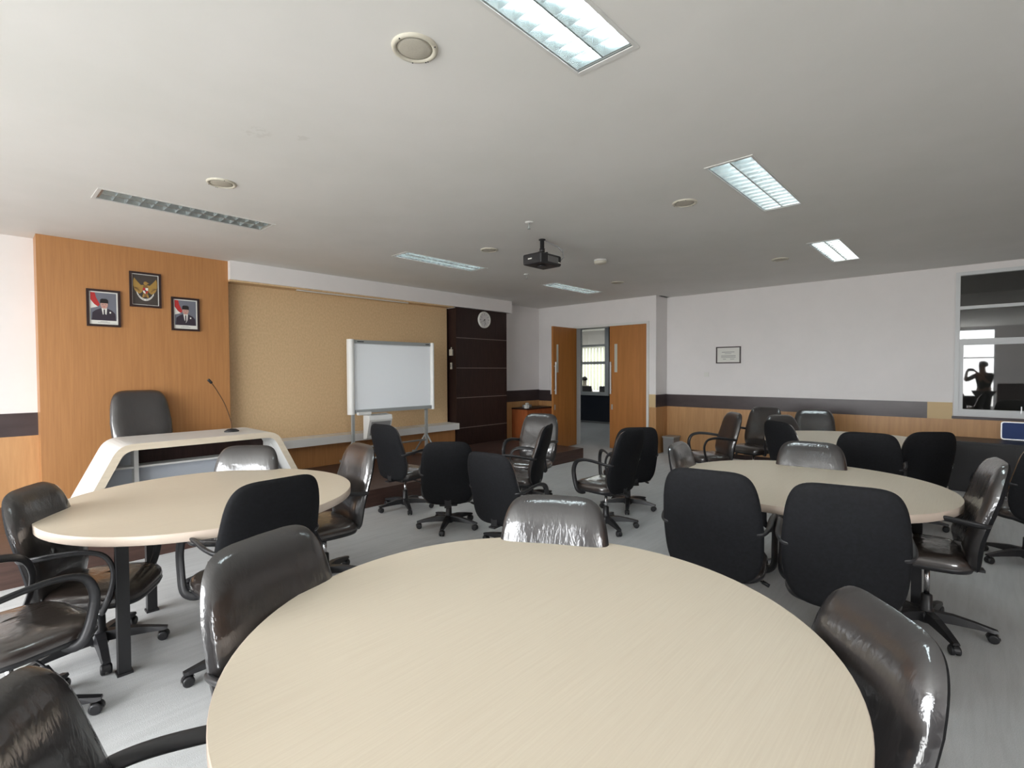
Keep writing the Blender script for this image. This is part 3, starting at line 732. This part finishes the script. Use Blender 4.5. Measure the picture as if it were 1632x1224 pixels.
# ------------------------------------------------------------ clock, thermostats
ck = empty('wall_clock', (6.435, 6.68, 2.452), 0, 'round white wall clock at the top of the dark unit', 'clock')
bm = bmesh.new(); lathe(bm, [(.150, 0), (.152, -.02), (.145, -.035), (.128, -.036), (.124, -.026)], seg=48, axis='y', caps=False); obj('rim', bm, M_paper, ck, smooth=True)
bm = bmesh.new(); lathe(bm, [(.126, -.004), (.126, -.022)], seg=48, axis='y'); obj('dial', bm, M_clockface, ck)
bm = bmesh.new()
for h in range(12):
    a = R(30*h)
    for d in ((0,) if h % 3 else (-.004, .004)):
        p = Vector((math.sin(a), 0, math.cos(a))); q = Vector((math.cos(a), 0, -math.sin(a)))
        c0 = p*.100+q*d; c1 = p*.118+q*d
        tube(bm, [(c0.x, -.0235, c0.z), (c1.x, -.0235, c1.z)], .0022, 4)
obj('hour_marks', bm, M_ink, ck)
def text_mesh(body, size, m, parent, loc, rot, name):
    cu = bpy.data.curves.new(name, 'FONT'); cu.body = body; cu.size = size; cu.align_x = 'CENTER'; cu.align_y = 'CENTER'
    t = bpy.data.objects.new(name, cu); COL.objects.link(t)
    dg = bpy.context.evaluated_depsgraph_get(); me = bpy.data.meshes.new_from_object(t.evaluated_get(dg))
    bpy.data.objects.remove(t, do_unlink=True)
    me.materials.clear(); me.materials.append(m)
    o = bpy.data.objects.new(name, me); COL.objects.link(o); o.parent = parent; o.location = loc; o.rotation_euler = rot
    return o
for h in range(1, 13):
    a = R(30*h); text_mesh(str(h), .026, M_ink, ck, (.083*math.sin(a), -.0228, .083*math.cos(a)), (R(90), 0, 0), 'numeral')
bm = bmesh.new(); tube(bm, [(0, -.026, 0), (-.045, -.026, -.035)], .004, 6); obj('hour_hand', bm, M_ink, ck)
bm = bmesh.new(); tube(bm, [(0, -.028, 0), (.012, -.028, -.085)], .0028, 6); obj('minute_hand', bm, M_ink, ck)
bm = bmesh.new(); lathe(bm, [(.012, -.022), (.010, -.031)], seg=12, axis='y'); obj('hub', bm, M_ink, ck)
th = empty('thermostat', (5.765, 6.80, 1.845), 0, 'cream thermostat box on the left side of the dark unit, upper of two', 'thermostat')
obj('case', B(-.03, 0, -.04, .04, -.06, .05, bev=.006), M_cream_pl, th)
bm = bmesh.new(); tube(bm, [(-.015, 0, .05), (-.015, -.012, .085)], .01, 6); obj('top_cap', bm, M_cream_pl, th)
th = empty('remote_control', (5.765, 6.80, 1.61), 0, 'slim cream remote holder on the left side of the dark unit, lower of two', 'remote control')
obj('holder', B(-.025, 0, -.02, .02, -.065, .05, bev=.005), M_cream_pl, th); obj('button_pad', B(-.027, -.025, -.012, .012, -.03, .03), M_greybox, th)

# ------------------------------------------------------------ framed pictures
def frame(name, x, z, w_, h_, label, fw=.022, y=6.73):
    r = empty(name, (x, y, z), 0, label, 'framed picture')
    bm = boxes([(-w_/2, w_/2, -.022, 0, h_/2-fw, h_/2), (-w_/2, w_/2, -.022, 0, -h_/2, -h_/2+fw), (-w_/2, -w_/2+fw, -.022, 0, -h_/2+fw, h_/2-fw), (w_/2-fw, w_/2, -.022, 0, -h_/2+fw, h_/2-fw)])
    obj('frame', bm, M_frameblk, r)
    return r
def poly(bm, pts, layer, mi):
    prism(bm, pts, -.0085-.0006*layer, -.008, mi)
def ell(cx, cz, rx, rz, n=20, a0=0, a1=360):
    return [(cx+rx*math.cos(R(a0+(a1-a0)*i/n)), cz+rz*math.sin(R(a0+(a1-a0)*i/n))) for i in range(n + (0 if a1-a0 == 360 else 1))]
def portrait(r, w_, h_, v):
    fw = .022; iw, ih = w_/2-fw, h_/2-fw
    obj('mount_board', B(-iw, iw, -.008, 0, -ih, ih), M_paper, r)
    bm = bmesh.new(); a = iw-.012; t = ih-.012; b = -ih+.042
    poly(bm, [(-a, b), (a, b), (a, t), (-a, t)], 1, 0)
    poly(bm, [(-a, t), (-a+.035, t), (-a+.045, t-.05), (-a+.075, t-.12), (-a+.06, t-.145), (-a+.03, t-.12), (-a, t-.075)], 2, 1)
    poly(bm, [(-a, t-.075), (-a+.03, t-.12), (-a+.06, t-.145), (-a+.03, t-.155), (-a, t-.165)], 2, 2)
    cx = .004 if v == 0 else .0
    sw = a-.006
    poly(bm, [(-sw+.002, b), (sw, b), (sw-.004, b+.075), (sw-.03, b+.105), (cx+.03, b+.125), (cx-.03, b+.125), (-sw+.035, b+.105), (-sw+.008, b+.08)], 3, 3)
    poly(bm, [(cx-.022, b+.128), (cx+.024, b+.128), (cx+.018, b+.06), (cx+.004, b+(.03 if v else .07)), (cx-.012, b+.06)], 4, 2)
    poly(bm, [(cx-.005, b+.115), (cx+.006, b+.115), (cx+.008, b+.045), (cx+.001, b+.035), (cx-.006, b+.045)], 5, 3)
    poly(bm, ell(cx, b+.165, .031, .043), 6, 4)
    poly(bm, [(cx-.034, b+.180), (cx+.034, b+.180), (cx+.032, b+.215), (cx+.018, b+.226), (cx-.02, b+.226), (cx-.032, b+.215)], 7, 5)
    for s in (-1, 1): poly(bm, ell(cx+s*.012, b+.166, .005, .002, 8), 7, 5)
    poly(bm, ell(cx, b+.143, .010, .0025, 8), 7, 1)
    poly(bm, ell(cx+.05, b+.085, .008, .010, 8), 4, 2)
    obj('portrait_print', bm, [M_photobg, M_red, M_paper, M_suit, M_face, M_hair], r)
    bm = boxes([(-.05, .05, -.0088, -.008, -ih+.018, -ih+.023), (-.03, .03, -.0088, -.008, -ih+.028, -ih+.032)]); obj('caption_line', bm, M_greyink, r)
p1 = frame('portrait_picture', .956, 2.181, .28, .384, 'framed portrait of a person in a dark suit and cap, left of the emblem'); portrait(p1, .28, .384, 0)
p2 = frame('portrait_picture', 1.697, 2.176, .28, .38, 'framed portrait of a person in a dark suit and cap, right of the emblem'); portrait(p2, .28, .38, 1)
em = frame('emblem_picture', 1.32, 2.413, .286, .38, 'framed gold eagle emblem with white ribbon on a dark ground, hung highest', .022)
iw, ih = .143-.022, .19-.022
obj('backing', B(-iw, iw, -.008, 0, -ih, ih), M_emblembg, em)
obj('inner_slip', boxes([(-iw, iw, -.012, -.008, ih-.006, ih), (-iw, iw, -.012, -.008, -ih, -ih+.006), (-iw, -iw+.006, -.012, -.008, -ih+.006, ih-.006), (iw-.006, iw, -.012, -.008, -ih+.006, ih-.006)]), M_paper, em)
bm = bmesh.new()
for s in (-1, 1):
    poly(bm, [(s*.015, .055), (s*.04, .05), (s*.07, .085), (s*.100, .125), (s*.108, .09), (s*.108, .04), (s*.098, -.005), (s*.078, -.035), (s*.055, -.045), (s*.035, -.03), (s*.02, .0)], 1, 0)
    for k in range(5):
        a = R(100-k*22); poly(bm, [(s*.045, .02-k*.012), (s*(.05+.052*math.sin(a)*.9), .03-k*.018+.04*math.cos(a)), (s*(.055+.050*math.sin(a)), .022-k*.018+.04*math.cos(a))], 3, 1)
poly(bm, [(-.016, .05), (.0, .06), (.018, .05), (.03, .0), (.022, -.05), (.03, -.09), (0, -.075), (-.03, -.09), (-.022, -.05), (-.026, .0)], 2, 1)
poly(bm, ell(.002, .072, .018, .020), 3, 0)
poly(bm, [(.015, .085), (.036, .072), (.016, .068)], 4, 0)
for s in (-1, 1): poly(bm, [(s*.008, -.045), (s*.025, -.055), (s*.03, -.085), (s*.015, -.08)], 4, 0)
# shield quarters
poly(bm, [(-.024, .022), (0, .022), (0, -.008), (-.024, -.008)], 5, 3); poly(bm, [(0, .022), (.024, .022), (.024, -.008), (0, -.008)], 5, 2)
poly(bm, [(-.024, -.008), (0, -.008), (0, -.045), (-.018, -.03)], 5, 2); poly(bm, [(0, -.008), (.024, -.008), (.018, -.03), (0, -.045)], 5, 3)
poly(bm, ell(0, -.010, .008, .009, 12), 6, 4)
arc = [( .088*math.sin(R(a)), .030-.145*math.cos(R(a))-.0) for a in range(-62, 63, 8)]
poly(bm, [(x, z-.004) for x, z in arc]+[(x*1.0, z+.018) for x, z in reversed(arc)], 5, 2)
# motto strokes on the ribbon
for k, a in enumerate(range(-44, 45, 8)):
    if a in (-4, ): continue
    x, z = .088*math.sin(R(a)), .030-.145*math.cos(R(a)); poly(bm, [(x-.0025, z+.003), (x+.0025, z+.003), (x+.0025, z+.011), (x-.0025, z+.011)], 6, 4)
obj('eagle_relief', bm, [M_gold, M_gold2, M_paper, M_red, M_ink], em)
# certificate on the right wall
ce = empty('framed_certificate', (XR, 3.135, 1.768), R(-90), 'small landscape framed certificate hanging alone on the right wall', 'framed picture')
obj('frame', boxes([(-.205, .205, -.02, 0, .125, .143), (-.205, .205, -.02, 0, -.143, -.125), (-.205, -.187, -.02, 0, -.125, .125), (.187, .205, -.02, 0, -.125, .125)]), M_frameblk, ce)
obj('certificate_sheet', B(-.187, .187, -.008, 0, -.125, .125), M_paper, ce)
bm = boxes([(-.11, .10, -.0088, -.008, .045, .056), (-.06, .05, -.0088, -.008, .02, .027), (-.12, .12, -.0088, -.008, -.02, -.008), (-.12, .12, -.0088, -.008, -.045, -.035), (-.09, -.04, -.0088, -.008, -.075, -.065), (.03, .10, -.0088, -.008, -.075, -.065)])
obj('text_lines', bm, MT['grey_ink'], ce)
sw = empty('light_switch', (XR, 3.511, 1.433), R(-90), 'white double switch plate on the right wall below the certificate', 'light switch')
obj('switch_plate', B(-.04, .04, -.008, 0, -.04, .04, bev=.002), M_paper, sw); obj('rocker', B(-.028, .028, -.013, -.008, .006, .028, bev=.001), M_paper, sw); obj('rocker', B(-.028, .028, -.013, -.008, -.028, -.006, bev=.001), M_paper, sw)

# ------------------------------------------------------------ cabinets and small boxes
cb = empty('low_cabinet', (7.95, 6.78, 0), 0, 'reddish brown low cabinet in the corner between the dark unit and the door', 'cabinet')
obj('cabinet_body', B(-.44, .42, -.20, .20, .04, .735), M_orange, cb)
obj('cabinet_top', B(-.45, .43, -.215, .20, .735, .76), MT['wenge_laminate'], cb)
obj('plinth', B(-.42, .40, -.18, .20, 0, .04), M_dark, cb)
for s in (-1, 1):
    d = obj('cabinet_door', B(min(s*.005, s*.425)-.008, max(s*.005, s*.425)-.012, -.218, -.20, .06, .72), M_orange, cb)
    bm = bmesh.new(); lathe(bm, [(.008, -.235), (.011, -.245)], (s*.04-.01, 0, .45), 10, 'y'); lathe(bm, [(.005, -.218), (.005, -.236)], (s*.04-.01, 0, .45), 8, 'y'); obj('knob', bm, M_alug, d)
tag(obj('small_carton', B(-.035, .035, -.035, .035, 0, .07, bev=.002), M_paper, None, (7.56, 6.62, .76)), 'small white carton on the front corner of the reddish cabinet', 'box')
t = empty('tissue_box', (7.80, 6.82, .76), R(12), 'flat pale tissue box lying on the reddish cabinet', 'tissue box')
obj('box_body', B(-.10, .10, -.055, .055, 0, .055, bev=.003), M_greybox, t)
bm = bmesh.new(); prism(bm, [(-.035, .055), (.035, .055), (.05, .085), (.01, .095), (-.02, .08), (-.045, .09)], -.02, .02); obj('tissue', bm, M_paper, t)
gb = empty('grey_bin', (8.66, 4.08, 0), 0, 'small grey box bin on the floor by the wall corner right of the door', 'bin')
bm = bmesh.new(); prism(bm, [(-.11, 0), (.11, 0), (.13, .29), (-.13, .29)], -.10, .10); obj('bin_body', bm, M_greybox, gb)
obj('bin_lid', B(-.14, .135, -.115, .115, .29, .315, bev=.004), M_alug, gb)
dc = empty('black_credenza', (8.53, -.95, 0), 0, 'long black low credenza along the right wall under the inner window', 'cabinet')
obj('credenza_body', B(-.28, .28, -1.25, 1.25, .05, .60), M_blackm, dc); obj('credenza_top', B(-.30, .285, -1.27, 1.27, .60, .625), M_black, dc); obj('plinth', B(-.25, .28, -1.2, 1.2, 0, .05), M_blackm, dc)
for k in range(4):
    d = obj('sliding_door', B(-.288, -.28, -1.23+k*.62, -.63+k*.62, .07, .585), M_blackm, dc); obj('finger_pull', B(-.292, -.288, -.70+k*.62, -.67+k*.62, .28, .38), M_alug, d)
bb = empty('blue_notice_board', (8.77, -.62, .625), R(-90), 'blue pin board with white rim leaning on the black credenza', 'notice board')
def rrect(w_, h_, r_, z0):
    p = []
    for cx, cz, a0 in ((w_/2-r_, z0+h_-r_, 0), (-w_/2+r_, z0+h_-r_, 90), (-w_/2+r_, z0+r_, 180), (w_/2-r_, z0+r_, 270)):
        p += [(cx+r_*math.cos(R(a0+k*15)), cz+r_*math.sin(R(a0+k*15))) for k in range(7)]
    return p
bm = bmesh.new(); prism(bm, rrect(.80, .225, .03, 0), -.012, 0); obj('rim', bm, M_alu, bb)
bm = bmesh.new(); prism(bm, rrect(.775, .20, .02, .0125), -.014, -.011); obj('blue_felt', bm, M_blue, bb)
bb.rotation_euler = (R(-6), 0, R(-90))

# ------------------------------------------------------------ far office: desk, chairs, person
def skin(name, chain, m, parent=None, loc=(0, 0, 0), rz=0, sub=2):
    """chain: dict name -> (pos, radius, parentname)"""
    me = bpy.data.meshes.new(name); ks = list(chain); vs = [chain[k][0] for k in ks]
    es = [(ks.index(chain[k][2]), i) for i, k in enumerate(ks) if chain[k][2]]
    me.from_pydata(vs, es, []); me.materials.append(m)
    o = bpy.data.objects.new(name, me); COL.objects.link(o)
    sk = o.modifiers.new('skin', 'SKIN'); sk.use_smooth_shade = True
    for i, k in enumerate(ks):
        rr = chain[k][1]; rr = (rr, rr) if not isinstance(rr, tuple) else rr
        me.skin_vertices[0].data[i].radius = rr
        me.skin_vertices[0].data[i].use_root = (i == 0)
    ss = o.modifiers.new('sub', 'SUBSURF'); ss.levels = sub; ss.render_levels = sub
    if parent: o.parent = parent
    o.location = loc; o.rotation_euler = (0, 0, rz)
    return o
sitting = {'pelvis': ((0, 0, .50), .13, None), 'waist': ((0, .0, .68), .125, 'pelvis'), 'chest': ((0, .01, .88), .14, 'waist'), 'neck': ((0, .0, 1.03), .055, 'chest'), 'jaw': ((0, .02, 1.12), .075, 'neck'), 'skull': ((0, .005, 1.21), .09, 'jaw'),
   'shl': ((-.19, 0, .95), .06, 'chest'), 'ell': ((-.25, .08, .72), .042, 'shl'), 'wrl': ((-.18, .30, .70), .03, 'ell'), 'hal': ((-.15, .38, .71), .03, 'wrl'),
   'shr': ((.19, 0, .95), .06, 'chest'), 'elr': ((.25, .08, .72), .042, 'shr'), 'wrr': ((.18, .30, .70), .03, 'elr'), 'har': ((.15, .38, .71), .03, 'wrr'),
   'hpl': ((-.10, .10, .50), .085, 'pelvis'), 'knl': ((-.12, .48, .50), .06, 'hpl'), 'anl': ((-.12, .46, .10), .04, 'knl'), 'tol': ((-.12, .60, .04), .035, 'anl'),
   'hpr': ((.10, .10, .50), .085, 'pelvis'), 'knr': ((.12, .48, .50), .06, 'hpr'), 'anr': ((.12, .46, .10), .04, 'knr'), 'tor': ((.12, .60, .04), .035, 'anr')}
pe = empty('person', (14.45, 9.98, 0), R(-60), 'person in a pale shirt seated in the far office, seen through the doorway glass', 'person')
skin('body', sitting, M_shirtw, pe)
bm = bmesh.new(); bmesh.ops.create_uvsphere(bm, u_segments=16, v_segments=10, radius=.098); bmesh.ops.scale(bm, vec=(.95, 1.05, 1.0), verts=bm.verts)
for v in list(bm.verts):
    if v.co.z < -.04: v.co.z = -.04
bmesh.ops.translate(bm, vec=(0, -.01, 1.225), verts=bm.verts); obj('hair', bm, M_hair, pe, smooth=True)
for x, y, rz, l in ((14.38, 9.93, 0, 'dark chair in which the person in the far office sits'), (14.6, 9.15, 0, 'dark chair in the far office, right of the seated person')):
    ocx = empty('office_visitor_chair', (x-.02, y, 0), R(-60), l, 'chair', 'chairs in the far office')
    bm = B(-.26, .26, -.24, -.19, .42, 1.00, bev=.02); obj('backrest', bm, M_blackm, ocx)
    obj('seat', B(-.25, .25, -.22, .25, .33, .37, bev=.015), M_blackm, ocx)
    for sx in (-.22, .22):
        for sy in (-.2, .22): obj('leg', B(sx-.012, sx+.012, sy-.012, sy+.012, 0, .34), M_blackm, ocx)
ds = empty('office_desk', (15.5, 9.3, 0), 0, 'dark edged desk with papers in front of the far office window', 'desk')
obj('desktop', B(-.35, .35, -.9, .9, .71, .75), M_greybox, ds)
for sx in (-.3, .3):
    for sy in (-.82, .82): obj('leg', B(sx-.02, sx+.02, sy-.02, sy+.02, 0, .71), M_blackm, ds)
tag(obj('paper_stack', B(-.12, .12, -.18, .18, 0, .05), M_paper, None, (15.32, 9.2, .75), .3), 'white stack of papers on the desk in the far office', 'paper')

# ------------------------------------------------------------ the person taking the photograph (visible mirrored in window_1)
ph = empty('person', (-.40, -.10, 0), YAW-R(90), 'person in a dark shirt holding up a phone, mirrored in the inner window glass', 'person')
# local frame: +y is the viewing direction
P = {'pelvis': ((0, -.03, .93), (.15, .11), None), 'waist': ((0, -.03, 1.08), (.14, .10), 'pelvis'), 'chest': ((0, -.02, 1.28), (.165, .115), 'waist'), 'neck': ((0, .0, 1.44), .055, 'chest'), 'jaw': ((0, .035, 1.53), .066, 'neck'), 'skull': ((0, .015, 1.62), .088, 'jaw'),
   'shl': ((-.185, -.02, 1.36), .058, 'chest'), 'ell': ((-.36, .12, 1.20), .042, 'shl'), 'wrl': ((-.15, .31, 1.42), .028, 'ell'), 'pal': ((-.105, .335, 1.47), (.034, .018), 'wrl'),
   'shr': ((.185, -.02, 1.36), .058, 'chest'), 'elr': ((.27, .14, 1.16), .042, 'shr'), 'wrr': ((.14, .31, 1.42), .028, 'elr'), 'par': ((.10, .335, 1.47), (.034, .018), 'wrr'),
   'hpl': ((-.10, -.03, .86), .092, 'pelvis'), 'knl': ((-.11, .0, .49), .062, 'hpl'), 'anl': ((-.12, -.03, .09), .042, 'knl'), 'tol': ((-.13, .13, .035), .034, 'anl'),
   'hpr': ((.10, -.03, .86), .092, 'pelvis'), 'knr': ((.11, .0, .49), .062, 'hpr'), 'anr': ((.12, -.03, .09), .042, 'knr'), 'tor': ((.13, .13, .035), .034, 'anr')}
for s, pn in ((-1, 'pal'), (1, 'par')):
    for k, (dx, dz, ln) in enumerate(((.018, .030, .9), (.012, .014, 1), (.010, -.002, .95), (.012, -.018, .75))):
        b0 = (s*(.098-dx), .345, 1.475+dz); P['f%d%d' % (s, k)] = (b0, .009, pn)
        P['g%d%d' % (s, k)] = ((s*(.075-.02*ln), .352, 1.482+dz), .008, 'f%d%d' % (s, k))
    P['t%d' % s] = ((s*.095, .325, 1.445), .011, pn); P['u%d' % s] = ((s*.066, .322, 1.452), .009, 't%d' % s)
skin('body', P, M_skin, ph)
Sh = {k: (v[0], (v[1][0]+.012, v[1][1]+.012) if isinstance(v[1], tuple) else v[1]+.010, v[2]) for k, v in P.items() if k in ('pelvis', 'waist', 'chest', 'shl', 'ell', 'shr', 'elr')}
skin('shirt', Sh, M_shirt, ph)
Tr = {k: (v[0], (v[1][0]+.014, v[1][1]+.014) if isinstance(v[1], tuple) else v[1]+.014, v[2]) for k, v in P.items() if k in ('pelvis', 'hpl', 'knl', 'anl', 'hpr', 'knr', 'anr')}
skin('trousers', Tr, M_trouser, ph)
bm = bmesh.new(); bmesh.ops.create_uvsphere(bm, u_segments=20, v_segments=12, radius=.102); bmesh.ops.scale(bm, vec=(.92, 1.05, 1.0), verts=bm.verts)
for v in list(bm.verts):
    if v.co.z < -.05: v.co.z = -.05
    if v.co.y > .03 and v.co.z < .045: v.co.y = .03
bmesh.ops.translate(bm, vec=(0, -.002, 1.63), verts=bm.verts); obj('hair', bm, M_hair, ph, smooth=True)
bm = bmesh.new()
for s in (-1, 1): lathe(bm, [(.012, s*.08), (.016, s*.092)], (0, .01, 1.59), 10, 'x')
prism(bm, [(.095, 1.60), (.122, 1.572), (.095, 1.565)], -.012, .012, axis='x'); obj('ears_and_nose', bm, M_skin, ph)
bm = bmesh.new()
for s in (-1, 1): lathe(bm, [(.010, .094), (.006, .102)], (s*.031, 0, 1.603), 10, 'y')
box(bm, -.022, .022, .094, .100, 1.538, 1.546); obj('eyes_and_mouth', bm, M_ink, ph)
fn = empty('phone', (-.40, -.10, 0), YAW-R(90), 'dark phone held up by the mirrored person', 'phone')
obj('phone_body', B(-.078, .078, .352, .360, 1.462, 1.538, bev=.003), M_black, fn)
obj('screen', B(-.074, .074, .3508, .352, 1.466, 1.534), mat('phone_screen', (.1, .1, .1), .2), fn)
